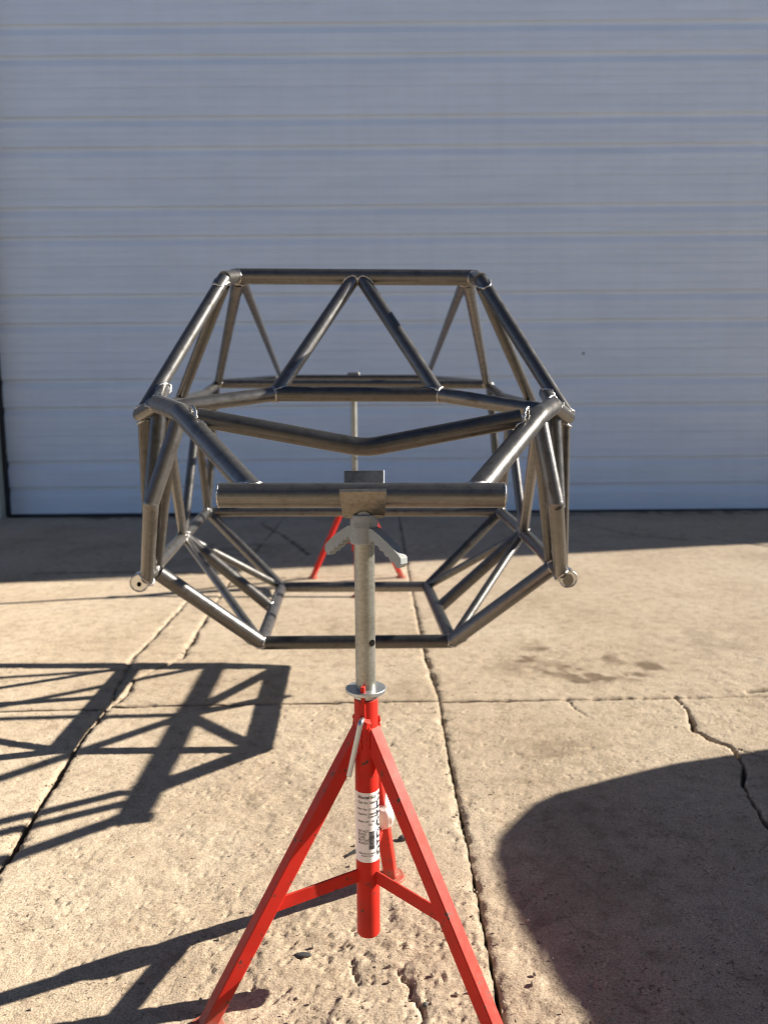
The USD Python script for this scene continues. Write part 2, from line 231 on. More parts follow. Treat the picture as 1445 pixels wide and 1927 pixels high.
STAINS = [(-2.5, 8.5, .9, .14, 1.2), (-.4, 8.52, .7, .10, 1.2), (1.6, 8.5, .8, .16, 1.1), (3.6, 8.5, .9, .12, 1.2), (.84, 3.35, .10, .16, .75), (.72, 3.45, .1, .1, .35), (.95, 3.28, .07, .05, 1.8), (1.10, 3.30, .06, .05, 1.6), (.88, 3.42, .06, .05, 1.4), (.74, 3.38, .08, .06, 1.2), (1.0, 3.55, .08, .06, 1.3), (.86, 3.22, .05, .05, 1.5), (1.22, 3.42, .07, .06, 1.1), (.66, 3.55, .07, .08, 1.0), (.80, 3.7, .12, .1, .7), (1.06, 3.5, .12, .1, .5), (.6, 3.42, .12, .12, .35), (1.6, 3.8, .3, .3, .25), (.62, 2.55, .18, .22, .3),
          (-1.3, 6.5, .5, .5, .4), (.1, 3.2, .08, .2, .25), (-.08, 1.5, .3, .3, .16), (.45, 1.9, .2, .2, .15)]
def relief(x, y):
    p = np.stack([x, y, 0*x], -1)
    spall = np.clip(1.6*np.exp(-((x+.02)**2/.16+(y-1.45)**2/.14))+1.4*(fbm(p*1.7, 3, 3)-.45), 0, 1)
    near = np.clip((5.6-y)/2, 0, 1)
    z = .006*(fbm(p*2.2, 3, 1)-.5) + near*(.0013*(fbm(p*24, 3, 2)-.5) + (.0016+.0018*spall)*(fbm(p*95, 3, 9)-.5))
    fl = fbm(p*13, 5, 33); z += near*spall*.0034*(np.clip((fl-.47)/.035, 0, 1)+.7*np.clip((fl-.58)/.03, 0, 1)-.6)
    z -= near*(.0022+.002*spall)*np.clip((fbm(p*60, 3, 21)-.72+.05*spall)/.08, 0, 1)
    d, dirt = z, np.zeros_like(z)
    w = .014*(noise(p*22, 31)-.5)+.008*(noise(p*70, 32)-.5); vw = .35+1.25*noise(p*16, 41)+.35*(noise(p*60, 43)-.5)
    for pl, wid, dep in CRACKS:
        sd_ = seg_dist(x+w, y+w*.8, pl)/np.maximum(vw, .12); d = d-dep*np.clip((wid-sd_)/(wid*.6), 0, 1) - .004*np.exp(-(sd_/(2.2*wid))**2); dirt = np.maximum(dirt, np.clip((wid*1.05-sd_)/(wid*.5), 0, 1)*min(.9, wid/.010))
    sel = (y > .9) & (y < 5.5); xs, ys = x[sel], y[sel]; dz = np.zeros(xs.shape); order = np.argsort(ys); ysort = ys[order]
    for px, py, r, h in PITS:
        i0, i1 = np.searchsorted(ysort, [py-2*r, py+2*r]); idx = order[i0:i1]; k = idx[np.abs(xs[idx]-px) < 2*r]
        if len(k):
            q = np.hypot((xs[k]-px)*(1+.4*math.sin(px*90)), (ys[k]-py)*(1+.4*math.cos(py*70)))/r + .7*(noise(np.stack([xs[k], ys[k], 0*xs[k]], -1)*160, 4)-.5)
            dz[k] = np.minimum(dz[k], -h*np.clip((1.15-q)/.5, 0, 1))
    d = d.copy(); d[sel] += dz; dirt[sel] = np.maximum(dirt[sel], np.clip(-dz/.006, 0, 1)*.28)
    stain = np.zeros_like(z); pn = fbm(p*13, 4, 17)
    for sx, sy, a, b, k in STAINS:
        stain = np.maximum(stain, np.clip(k*np.exp(-((x-sx)**2/a**2+(y-sy)**2/b**2))*np.clip((pn-.40)*7, 0, 1.3), 0, .85))
    return d, stain, dirt
def slab(left, right, y0, y1, lift, step, tilt=0., label=None, gl=.004, gr=.004, rough=.014, jit=(.005, .005)):
    ys = [y0]
    while ys[-1] < y1:
        y = ys[-1]; ys.append(y+(step*max(1, y/2.4) if y > .95 else .15))
    ys = np.array(ys); ys = y0+(ys-y0)*(y1-y0)/(ys[-1]-y0)
    L = np.interp(ys, [a[1] for a in left], [a[0] for a in left]); R = np.interp(ys, [a[1] for a in right], [a[0] for a in right])
    ymid = max(1., min(max(y0, 1.2), y1)); dx = step*max(1, (ymid+.6)/2.4); xv = .62*min(y1, 8.)+.25         # the fine grid covers what is looked at
    m0, m1 = float(np.mean(L)), float(np.mean(R)); xs = [m0]
    while xs[-1] < m1: xs.append(xs[-1]+(dx if -xv < xs[-1] < xv else .12))
    u = (np.array(xs)-m0)/(xs[-1]-m0)
    gap = .005
    jl = jit[0]*(fbm(np.stack([ys*9, 0*ys, 0*ys], -1), 5, 5)-.5)+rough*jit[0]/.012*np.clip(fbm(np.stack([ys*11, 0*ys, 0*ys], -1), 4, 55)-.5, 0, 1)+.004*(noise(np.stack([ys*60, 0*ys, 0*ys], -1), 6)-.5); jr = jit[1]*(fbm(np.stack([ys*9, 0*ys+3, 0*ys], -1), 4, 8)-.5)+.004*(noise(np.stack([ys*60, 0*ys, 0*ys], -1), 9)-.5)
    X = (L+gl+jl)[:, None]*(1-u)+(R-gr+jr)[:, None]*u; Y = np.repeat(ys[:, None], len(u), 1)+tilt*X
    inner = np.minimum(1, np.minimum(np.arange(len(ys)), np.arange(len(ys))[::-1])[:, None]/1.)
    ej = .004*(noise(np.stack([X*14, Y*0, X*0], -1), 12)-.5); Y = Y+np.where(np.arange(len(ys))[:, None] == 0, gap*.95+ej, 0)-np.where(np.arange(len(ys))[:, None] == len(ys)-1, gap*.95+ej, 0)
    shape = X.shape; z, st, di = relief(X.ravel(), Y.ravel()); z = z.reshape(shape)+lift; st, di = st.reshape(shape), di.reshape(shape)
    de = np.minimum(np.minimum(X-X[:, :1], X[:, -1:]-X), np.minimum(Y-Y[:1], Y[-1:]-Y)); chip = np.clip(fbm(np.stack([X*24, Y*24, X*0], -1), 4, 15)-.40, 0, 1)*np.clip((fbm(np.stack([X*2.6, Y*2.6, X*0+5], -1), 3, 16)-.40)*5, .12, 1.3)
    z -= (.004*np.exp(-de/.006) + .045*chip*np.exp(-de/.010)); di = np.maximum(di, np.clip(.45-de/.02, 0, 1)*np.clip(chip*4+.2, 0, 1))
    V = np.stack([X, Y, z], -1); ny, nx = shape
    # skirt: the rim goes straight down into the joint
    def drop(a): b = a.copy(); b[:, 2] = -.078; return b
    idx = np.arange(ny*nx).reshape(shape); i = idx[:-1, :-1].ravel(); q = np.stack([i, i+1, i+nx+1, i+nx], 1); F = [q]
    Vs, S, D = [V.reshape(-1, 3)], [st.ravel()], [di.ravel()]; n = ny*nx
    for rim in (idx[0], idx[-1][::-1], idx[:, 0][::-1], idx[:, -1]):
        k = len(rim); Vs += [V.reshape(-1, 3)[rim], drop(V.reshape(-1, 3)[rim])]; S += [st.ravel()[rim]]*2; D += [np.full(k, .25), np.full(k, .95)]
        a = n+np.arange(k-1); F.append(np.stack([a, a+k, a+k+1, a+1], 1)); n += 2*k
    v, f = np.vstack(Vs), np.vstack(F); f = np.vstack([f[:, [0, 1, 2]], f[:, [0, 2, 3]]])
    m = trimesh.Trimesh(v, f, process=False); nn = np.zeros_like(v); fn = np.cross(v[f[:, 1]]-v[f[:, 0]], v[f[:, 2]]-v[f[:, 0]])
    for c in range(3): np.add.at(nn, f[:, c], fn)
    nn /= np.linalg.norm(nn, axis=1, keepdims=True)+1e-12
    return obj('slab', (v, f), 'concrete', ground, normals=nn, prim=dict(stain=np.concatenate(S), dirt=np.concatenate(D)), label=label)
const = lambda x: [(x, -9), (x, 9)]
XT = .03
CX, CX2 = 3.022, 5.36
EL, ER = const(-4.9), const(4.7)
slab(J2, J1, -6, CX, 0., .0052, XT, 'spalled concrete slab under the front stand', gl=.008, jit=(.012, .005))
slab(J1, ER, -6, CX-.005, -.004, .0058, XT)
slab(EL, J2, -6, CX-.03, .003, .0058, XT, gr=.008, jit=(.005, .012))
slab(J2, J1, CX, CX2, .002, .0058, XT, jit=(.016, .005))
slab(J1, ER, CX-.005, 8.6, .001, .0066, .012)
slab(EL, J2, CX-.03, CX2, .004, .0062, XT, jit=(.005, .016))
slab(EL, J2, CX2, 8.6, -.004, .009, XT*.3)
slab(J2, J1, CX2, 8.6, 0., .009, XT*.3)
for a, b in ((-14, -4.9), (4.7, 14)):
    for c, d in ((-6, 3), (3, 8.6)): slab(const(a), const(b), c, d, .0, .12)

# ------------------------------------------------------------------ the workshop and its big door
WY = 8.65
bld = thing('workshop_building', 'pale metal workshop wall around the large ribbed door', 'building')
def wall(x0, x1, z0, z1, name='wall', y0=WY-.06, y1=WY+.3, m='wall_metal'): return obj(name, box(x1-x0, y1-y0, z1-z0, ((x0+x1)/2, (y0+y1)/2, (z0+z1)/2)), m, bld)
DX0, DX1, DZ1 = -4.235, 5.2, 6.42
BX0, BX1, BH = -14., 12.5, 8.9
wall(BX0, DX0-.16, -.07, BH); wall(DX1+.16, BX1, -.07, BH); wall(DX0-.16, DX1+.16, DZ1+.12, BH, 'lintel_wall')
obj('side_wall', box(.3, 14, BH, (BX1-.15, WY+.3+7, BH/2)), 'wall_metal', bld); obj('side_wall', box(.3, 14, BH, (BX0+.15, WY+.3+7, BH/2)), 'wall_metal', bld)
obj('rear_wall', box(BX1-BX0, .3, BH, ((BX0+BX1)/2, WY+14.45, BH/2)), 'wall_metal', bld)
obj('roof', box(BX1-BX0, 14.8, .2, ((BX0+BX1)/2, WY+7.2, BH+.1)), 'roof_metal', bld)
for x in (DX0-.10, DX1+.10): obj('door_jamb', box(.12, .16, DZ1+.1, (x, WY-.08, DZ1/2)), 'jamb_paint', bld)
obj('jamb_head', box(DX1-DX0+.32, .16, .12, ((DX0+DX1)/2, WY-.08, DZ1+.11)), 'jamb_paint', bld)
for x in (DX0-.022, DX1+.022): obj('side_seal', box(.035, .05, DZ1, (x, WY-.02, DZ1/2)), 'rubber_seal', bld)
door = thing('garage_door', 'large pale grey ribbed sectional door closed behind the tube chassis', 'garage door')
def door_profile(z0, z1, first):
    """(y, z) outline of one section, bottom to top; y grows into the building."""
    h = z1-z0; pts = [(.003, z0), (0, z0+.006)]
    for gz in (z0+h/3, z0+2*h/3):
        pts += [(0, gz-.092), (.022, gz-.026), (.022, gz+.009), (.0, gz+.017)]
    for a, b in [(z0+.03, z0+h/3-.10), (z0+h/3+.03, z0+2*h/3-.10), (z0+2*h/3+.03, z1-.03)]:      # shallow pencil ribs on the flats
        for t in (.30, .72):
            z = a+(b-a)*t; pts += [(0, z-.016), (.0034, z-.006), (.0034, z+.004), (0, z+.006)]
    return np.array(sorted(pts, key=lambda p: p[1])+[(0, z1-.012), (.005, z1)])
zz = -.012; k = 0
SECT = .9165
while zz < DZ1-.05:
    z1 = min(zz+SECT, DZ1); z0 = zz+.028 if k == 0 else zz
    pr_ = door_profile(z0, z1-.0006, k == 0); nx = 60; xs = np.linspace(DX0, DX1, nx+1)
    pr2 = np.vstack([pr_, [(.05, pr_[-1][1]), (.05, pr_[0][1])]])
    wob = lambda x, z: .0035*(noise(np.stack([x*.9, z*1.3, 0*x+k], -1), 77)-.5)
    V = np.stack([np.repeat(xs[:, None], len(pr2), 1), WY+pr2[None, :, 0]+wob(np.repeat(xs[:, None], len(pr2), 1), np.repeat(pr2[None, :, 1], nx+1, 0)), np.repeat(pr2[None, :, 1], nx+1, 0)], -1)
    n = len(pr2); i, j = np.meshgrid(np.arange(nx), np.arange(n), indexing='ij'); q = np.stack([i*n+j, (i+1)*n+j, (i+1)*n+(j+1) % n, i*n+(j+1) % n], -1).reshape(-1, 4)
    obj('door_section', (V.reshape(-1, 3), q), 'door_paint', door)
    zz = z1; k += 1
obj('bottom_seal', box(DX1-DX0, .06, .038, ((DX0+DX1)/2, WY+.02, .005)), 'rubber_seal', door)
for x, z in ((2.22, 1.77),): obj('dent_mark', trimesh.creation.cylinder(.013, .004, sections=12, transform=trimesh.transformations.translation_matrix((x, WY-.002, z)) @ trimesh.transformations.rotation_matrix(np.pi/2, (1, 0, 0))), 'stone_dark', door)

# ------------------------------------------------------------------ pipe stands
def stand(label, loc, rz, post_top, leg_top, tube_top, head_z, bar_r, azims, foot_r, detail=True, group='red pipe stands under the chassis', handle_az=-1.75, wing_az=-.78):
    """A three-legged jack stand. Heights in metres above the ground under it."""
    t = thing('pipe_stand', label, 'pipe stand', loc, 0., group)
    R0, RI = .0240, .0200; zlow = post_top-.510
    pm = trimesh.creation.revolve(np.array([(R0-.004, zlow+.02), (R0-.004, zlow), (R0-.001, zlow-.001), (R0, zlow+.002), (R0, post_top-.002), (R0-.001, post_top), (R0-.004, post_top), (R0-.004, post_top-.03)]), sections=48)
    post = obj('outer_post', pm, 'red_paint', t, smooth=35)
    obj('end_plug', cyl(R0-.004, zlow+.018, zlow+.02), 'dark_hole', post)
    az0 = math.radians(-100)
    inner = obj('inner_tube', cyl(RI, post_top-.05, tube_top, n=48), 'galvanised', t, smooth=35)
    if detail:
        hole = trimesh.creation.cylinder(.0065, .004, sections=20, transform=trimesh.transformations.rotation_matrix(np.pi/2, (0, 1, 0))); hole.apply_translation((RI-.0006, 0, 0))
        hole.apply_transform(trimesh.transformations.rotation_matrix(math.radians(-47), (0, 0, 1))); hole.apply_translation((0, 0, post_top+.118)); obj('pin_hole', hole, 'dark_hole', inner)
    obj('collar_flange', cyl(.0405, post_top+.014, post_top+.022, n=56, bev=.0012), 'galvanised_plate', t, smooth=30)
    obj('collar_nut', cyl(.0265, post_top+.0035, post_top+.0145, n=40, bev=.001), 'galvanised_plate', t, smooth=30)
    # stop key, lug and clamp handle on the front of the post
    hx, hy = math.cos(handle_az), math.sin(handle_az)
    ry = trimesh.transformations.rotation_matrix(handle_az, (0, 0, 1))
    def put(m): m.apply_transform(ry); return m
    obj('stop_key', put(trimesh.util.concatenate([box(.006, .008, .075, (R0+.003, 0, post_top-.012)), box(.012, .0085, .012, (R0+.005, 0, post_top+.0275), .001)])), 'red_paint', t)
    lug = trimesh.convex.convex_hull(np.array([(R0-.002, a, b) for a, b in ((-.008, -.03), (.012, -.036), (.010, -.055), (-.006, -.058), (.015, -.045))]+[(R0+.009, a, b) for a, b in ((-.004, -.034), (.009, -.040), (.007, -.053), (-.004, -.054))])); lug.apply_translation((0, 0, post_top))
    obj('clamp_lug', put(lug), 'red_paint', t)
    p0 = A(R0+.002, -.001, post_top-.034); hp = fillet([p0, p0+A(.020, .0, .003), p0+A(.036, -.022, -.104)], .016, 7)
    v, f, n, u = tube([tuple((ry[:3, :3] @ p)) for p in hp], .0052, sides=16); obj('clamp_handle', (v, f), 'zinc_rod', t, uv=u, normals=n)
    # legs: square tubes from under the post top to the round foot pads
    for i, az in enumerate(azims):
        a = math.radians(az); d = A(math.cos(a), math.sin(a), 0); top = d*(R0-.014)+A(0, 0, leg_top-.012); foot = d*foot_r[i]+A(0, 0, .012); s = unit(foot-top); side = np.cross(s, (0, 0, 1.)); nrm = np.cross(side, s)
        leg = obj('leg', beam(top-s*.0, foot, .030, .030, nrm, .0022), 'red_paint', t)
        obj('foot_pad', trimesh.util.concatenate([cyl(.036, .002, .010, foot[:2], 36, .002), cyl(.022, .0095, .020, foot[:2], 24, .002)]), 'red_paint', leg, smooth=30)
        if detail:
            rl = np.random.default_rng(int(az)); P0, P1 = [], []
            for sg in (-1, 1):
                zz_ = np.linspace(leg_top-.05, leg_top+.012, 14); th = sg*.0165/R0
                pts = np.array([[(R0+.0015)*math.cos(a+th), (R0+.0015)*math.sin(a+th), z] for z in zz_]); v, f, n, u = tube(pts, .0030*(1+.35*np.sin(np.arange(14)*2.3+sg)), sides=8, seg=9); obj('weld_bead', (v, f), 'red_paint', leg, normals=n)
        bz = .218*leg_top/.54; k = (leg_top-.012-bz)/(leg_top-.012-.012); q = d*(R0-.014+(foot_r[i]-R0+.014)*k)
        obj('brace', beam(d*(R0-.002)+A(0, 0, bz+.012), q+A(0, 0, bz-.006), .005, .028, (0, 0, 1), .0008), 'red_paint', t)
    # screw collar with two drooping wings
    hub = head_z-.0930
    obj('screw_collar', trimesh.creation.revolve(np.array([(RI+.0005, hub+.004), (.0255, hub), (.0275, hub+.003), (.0275, hub+.016), (.0268, hub+.018), (.0268, hub+.054), (.0255, hub+.057), (RI-.004, hub+.057)]), sections=48), 'cast_grey', t, smooth=30)
    obj('spindle', cyl(.0205, hub+.05, head_z-.028, n=36), 'cast_grey', t, smooth=30)
    L = .084; top = [(0, .007), (.012, .005), (.03, -.004), (.055, -.019), (.078, -.036), (L, -.042)]; bot = [(L+.001, -.053)]
    for k in range(5):
        x0 = L-.004-k*.0135; zb = -.060+.0092*k; bot += [(x0-.001, zb), (x0-.005, zb-.0025), (x0-.009, zb+.001), (x0-.0125, zb+.0065)]
    bot += [(0, -.026)]
    for sgn in (0, math.pi):
        m = trimesh.creation.extrude_polygon(Polygon(top+bot).buffer(-.001).buffer(.001), .021, engine='earcut'); m.apply_translation((0, 0, -.0105)); m.apply_transform(trimesh.transformations.rotation_matrix(np.pi/2, (1, 0, 0)))
        v = m.vertices.copy(); v[:, 1] *= 1.15-.28*v[:, 0]/L; v[:, 0] += .022; m.vertices = v
        m.apply_transform(trimesh.transformations.rotation_matrix(wing_az+sgn, (0, 0, 1))); m.apply_translation((0, 0, hub+.027)); obj('wing_handle', m, 'cast_grey', t)
    # V saddle: two leaning plates along the bar that rests in it
    n45 = math.radians(38)
    sad = rz
    rs = trimesh.transformations.rotation_matrix(sad, (0, 0, 1))
    base = box(.074, .03, .010, (0, 0, head_z-.037), .001); base.apply_transform(rs); obj('saddle_base', base, 'saddle_steel', t)
    for y0, z0_, y1, z1_, wt, wb in ((-.009, -.037, -.0465, .0155, .0885, .080), (.010, -.037, .057, .042, .080, .078)):
        q = A(-(z1_-z0_), y1-y0)/math.hypot(y1-y0, z1_-z0_)*.0043; P8 = []
        for yy, zz_, w_ in ((y0, z0_, wb), (y1, z1_, wt)):
            for sg in (-1, 1):
                for e, c in ((-1, .0012), (1, .0012)): P8 += [(e*(w_/2-c), yy+sg*q[0], zz_+sg*q[1]), (e*w_/2, yy+sg*q[0]*.7, zz_+sg*q[1]*.7)]
        m = trimesh.convex.convex_hull(np.array(P8)); m.apply_transform(rs); m.apply_translation((0, 0, head_z)); obj('saddle_plate', m, 'saddle_steel', t)
    return t, post
FS = A(-.039, 1.475); BARZ = 1.030
fs, fpost = stand('red tripod stand with white label nearest the camera, holding the front crossbar', (FS[0], FS[1], 0), 0., .622, .572, .985, BARZ, .0243, (82, 203.5, 321), (.352, .342, .326))
stand('red tripod stand in the shade by the door, behind the front one', (-.195, 5.14, 0), math.radians(1.0), .742, .70, 1.31, 1.385, .021, (273, 30, 150), (.37, .36, .36))
# the label on the front post
LB0, LB1, LR = .280, .4305, .0243
def wrap(m, z0, a0, r):
    """Flat lettering (x = metres along, y = up) bent round the post; angle a0 is where x = 0."""
    m = m.subdivide_to_size(.003) if len(m.faces) < 4000 else m
    v = np.asarray(m.vertices).copy(); a = a0+v[:, 0]/r; m = trimesh.Trimesh(np.stack([(r+v[:, 2])*np.cos(a), (r+v[:, 2])*np.sin(a), z0+v[:, 1]], -1), m.faces, process=False); return m
lv, lf = [], []
n = 60; aa = np.linspace(math.radians(-200), math.radians(40), n); v = np.vstack([np.c_[LR*np.cos(aa), LR*np.sin(aa), np.full(n, z)] for z in (LB0, LB1)]); q = np.stack([np.arange(n-1), np.arange(n-1)+1, n+np.arange(n-1)+1, n+np.arange(n-1)], 1)
sticker = obj('label_sticker', (v, q), 'label_white', fpost, smooth=True)
lines = [('Model VJ-99', .0062, .0195, .138, 1), ('Cat No. 56662', .0049, .0195, .1275, 0), ('Max Pipe: 12" (30 cm)', .0036, .0215, .114, 0), ('Capacity: 2500 lbs', .0036, .0215, .1035, 0), ('(1136 kg)', .0036, -.001, .0975, 0), ('Height: 28" - 52"', .0036, .0215, .0875, 0), ('(71 - 132 cm)', .0036, -.003, .081, 0),
         ('DO NOT', .0046, .0205, .066, 0), ('RAISE', .0046, .0205, .0595, 0), ('TUBE', .0046, .0205, .053, 0), ('BEYOND', .0046, .0205, .0465, 0), ('SCREW', .0046, .0205, .040, 0), ('Ridge Tool Co. Elyria, Ohio', .0027, .0195, .0185, 0), ('Made in U.S.A.', .0027, .0125, .0135, 0)]
AF = math.radians(-90)
parts = []
for text, h, left, z, b in lines:
    parts.append(wrap(meshkit.text_mesh(text, h, .0003, bool(b)), LB0+z, AF-left/LR, LR+.0001))
x = 0.
for k in range(30):
    w = rng.choice((.0004, .0007, .0011)); bar = box(.012, w, .0003, (.006, w/2, .00015)); bar.apply_translation((0, x, 0)); parts.append(wrap(bar, LB0+.029, AF+.0035/LR, LR+.0001)); x += w+rng.choice((.0005, .0008))
big = meshkit.text_mesh('RIDGID', .020, .0003, True); big.apply_transform(trimesh.transformations.rotation_matrix(np.pi/2, (0, 0, 1))); bw = big.bounds; big.apply_scale((1, .122/(bw[1][1]-bw[0][1]), 1)); big.apply_translation((.0215-big.bounds[0][0], .012-big.bounds[0][1], 0))
parts.append(wrap(big, LB0, AF, LR+.0001))
usdkit_path = obj('label_print', trimesh.util.concatenate(parts), 'label_ink', fpost)
cs = meshkit.text_mesh('RIDGID', .0085, .0009, True); obj('raised_letters', wrap(cs, BARZ-.0930+.033, AF-.023/.0268, .0267), 'cast_grey', fs)

# ------------------------------------------------------------------ tube chassis
PT = {
'FBl':(-0.318,1.475,1.033),'FBr':(0.232,1.475,1.029),
'DLa':(-0.247,1.475,1.033),'DLb':(-0.476,1.820,1.191),'DLc':(-0.569,1.960,1.212),'DLd':(-0.668,2.120,1.184),
'DRa':(0.172,1.475,1.029),'DRb':(0.366,1.820,1.177),
'DRc':(0.429,1.960,1.199),'DRd':(0.508,2.120,1.168),
'VL':(-0.421,1.755,1.180),'VM':(-0.041,1.780,1.106),'VR':(0.312,1.755,1.172),
'SL':(-0.555,2.060,1.204),'SLm':(-0.308,2.220,1.239),'SRm':(0.158,2.220,1.234),'SR':(0.431,2.060,1.185),
'RoL':(-0.448,2.450,1.604),'RoR':(0.281,2.450,1.594),
'ELl':(-0.470,2.360,1.584),'ELr':(0.294,2.360,1.573),
'APl':(-0.643,2.100,1.203),'APr':(0.491,2.100,1.185),
'GL':(-0.603,2.140,1.253),'GR':(0.450,2.140,1.231),
'P2tl':(-0.485,2.430,1.576),'P2tr':(0.305,2.430,1.565),
'P2bl':(-0.747,2.850,1.228),'P2br':(0.547,2.850,1.210),
'V1t':(-0.084,2.450,1.599),'V2t':(-0.066,2.450,1.598),'HL':(-0.816,3.850,1.320),'HR':(0.514,3.850,1.307),
'SDl':(-0.829,3.600,1.266),'SDr':(0.552,3.600,1.243),
'R_L':(-0.880,3.800,0.688),'R_R':(0.583,3.800,0.676),
'BrL':(-0.797,3.300,1.236),'BrR':(0.545,3.300,1.215),
'UL':(-0.825,3.840,1.304),'UR':(0.528,3.840,1.291),
'ML':(-0.848,3.200,0.667),'MR':(0.588,3.200,0.670),
'CapL':(-0.783,2.400,0.649),'CapR':(0.585,2.400,0.652),
'FL':(-0.779,2.600,0.636),'FR':(0.574,2.600,0.642),
'KL':(-0.596,1.950,0.959),'KR':(0.440,1.950,0.951),
'KLb':(-0.764,2.420,0.656),'KRb':(0.567,2.420,0.663),
'CL':(-0.526,2.000,1.176),'CR':(0.403,2.000,1.166),
'bL':(-0.592,2.050,1.201),'bR':(0.449,2.050,1.190),
'bLb':(-0.619,2.020,0.940),'bRb':(0.461,2.020,0.930),
'aL':(-0.663,2.150,1.177),'aR':(0.501,2.150,1.163),
'aLb':(-0.792,2.550,0.654),'aRb':(0.602,2.550,0.649),
'dL':(-0.584,2.150,1.191),'dR':(0.428,2.150,1.178),
'dLb':(-0.783,2.600,0.668),'dRb':(0.571,2.600,0.676),
'eL':(-0.605,2.150,1.184),'eR':(0.433,2.150,1.173),
'fL':(-0.805,3.400,1.247),'fR':(0.543,3.400,1.232),
'BLf':(-0.454,2.733,0.343),'BRf':(0.245,2.734,0.343),'BLr':(-0.495,3.615,0.343),
'BRr':(0.203,3.603,0.343),
'MbL':(-0.492,3.239,0.343),'MbR':(0.239,3.226,0.343),
'XL':(-0.663,5.100,1.393),'XR':(0.283,5.100,1.386),
'dgLt':(-0.433,2.470,1.590),'dgRt':(0.253,2.470,1.582),'dgLb':(-0.646,4.900,1.402),'dgRb':(0.282,4.900,1.395),
'rpLt':(-0.449,2.470,1.593),'rpRt':(0.267,2.470,1.585),}
PT = {k: A(*v) for k, v in PT.items()}
ch = thing('tube_chassis', 'bare welded steel tube chassis resting on two red stands', 'tube chassis')
wk = 0
def T(name, pts, r, hosts=(None, None), bend=.07, label=None, **kw):
    """One tube through named points. hosts: (point, point, radius) of the bar that each end is welded to."""
    global wk
    p = [PT[x] if isinstance(x, str) else A(*x) for x in pts]
    path = fillet(p, bend) if len(p) > 2 else np.array(p)
    o = add_tube(name, [tuple(x) for x in path], r, 'raw_steel', ch, label=label, **kw)
    for end, hst in enumerate(hosts):
        if hst is None: continue
        a, d = (path[0], path[1]-path[0]) if end == 0 else (path[-1], path[-2]-path[-1])
        h0, h1 = PT[hst[0]], PT[hst[1]]; wk += 1
        v, f, n, u = weld(a, d, r, h0, h1-h0, hst[2], seed=wk); obj('weld_bead', (v, f), 'weld', o, normals=n)
    return o
RB, RV, RM, RS, RL = .0243, .0215, .0240, .0205, .0185
RF, RK = .0248, .0205
fb = T('front_crossbar', ['FBl', 'FBr'], RB)
for k in ('FBl', 'FBr'):
    s = -1 if k == 'FBl' else 1
    m = trimesh.creation.revolve(np.array([(0, .0045), (.012, .004), (.02, .002), (.0232, -.001), (.0236, -.004), (0, -.004)]), sections=40); m.apply_transform(trimesh.transformations.rotation_matrix(s*np.pi/2, (0, 1, 0))); m.apply_translation(PT[k]+A(s*.001, 0, 0))
    obj('end_cap', m, 'raw_steel', fb, smooth=40)
    th = np.linspace(0, 2*np.pi, 41); v, f, n, u = tube(np.c_[0*th, (RB-.0012)*np.cos(th), (RB-.0012)*np.sin(th)]+PT[k], .0018*(1+.3*np.sin(th*9)), sides=8, caps=False, seg=9); obj('weld_bead', (v, f), 'weld', fb, normals=n)
T('front_down_tube', ['DLa', 'DLb', 'DLc'], .0232, (('FBl', 'FBr', RB), None), .075); T('front_down_tube', ['DRa', 'DRb', 'DRc'], .0232, (('FBl', 'FBr', RB), None), .075)
T('bent_crossbar', ['VL', 'VM', 'VR'], RV, (('DLa', 'DLb', .0232), ('DRa', 'DRb', .0232)), .16)
T('dash_tube', ['SL', 'SLm'], RS, (None, None)); T('dash_crossbar', ['SLm', 'SRm'], .0212, (('SL', 'SLm', RS), ('SR', 'SRm', RS))); T('dash_tube', ['SR', 'SRm'], RS)
T('roof_bar', ['RoL', 'RoR'], .0240); T('roof_elbow', ['RoL', 'ELl'], .0205, (('RoL', 'RoR', .0240), None)); T('roof_elbow', ['RoR', 'ELr'], .0205, (('RoL', 'RoR', .0240), None))
T('front_pillar', ['ELl', 'APl'], .0195, (('RoL', 'ELl', .0205), ('DLc', 'DLd', .0195))); T('front_pillar', ['ELr', 'APr'], .0195, (('RoR', 'ELr', .0205), ('DRc', 'DRd', .0195)))
T('corner_gusset', ['DLc', 'GL'], .017, (('DLb', 'DLc', .0232), ('ELl', 'APl', .0195))); T('corner_gusset', ['DRc', 'GR'], .017, (('DRb', 'DRc', .0232), ('ELr', 'APr', .0195)))
T('second_pillar', ['P2tl', 'P2bl'], .0185, (('ELl', 'APl', .0195), None)); T('second_pillar', ['P2tr', 'P2br'], .0185, (('ELr', 'APr', .0195), None))
T('windscreen_tube', ['V1t', 'SLm'], RS, (('RoL', 'RoR', .0240), ('SLm', 'SRm', RS))); T('windscreen_tube', ['V2t', 'SRm'], RS, (('RoL', 'RoR', .0240), ('SLm', 'SRm', RS)))
T('rear_hoop_bar', ['HL', 'HR'], .0220); T('side_rail', ['DLc', 'DLd', 'SDl', 'HL'], .0195, (('DLb', 'DLc', .0200), ('HL', 'HR', .022)), .08); T('side_rail', ['DRc', 'DRd', 'SDr', 'HR'], .0195, (('DRb', 'DRc', .0200), ('HL', 'HR', .022)), .08)
T('rear_upright', ['UL', 'R_L'], RL, (('HL', 'HR', .022), ('ML', 'R_L', .0235))); T('rear_upright', ['UR', 'R_R'], RL, (('HL', 'HR', .022), ('MR', 'R_R', .0235)))
T('rear_side_brace', ['BrL', 'R_L'], RL, (None, ('ML', 'R_L', .0235))); T('rear_side_brace', ['BrR', 'R_R'], RL, (None, ('MR', 'R_R', .0235)))
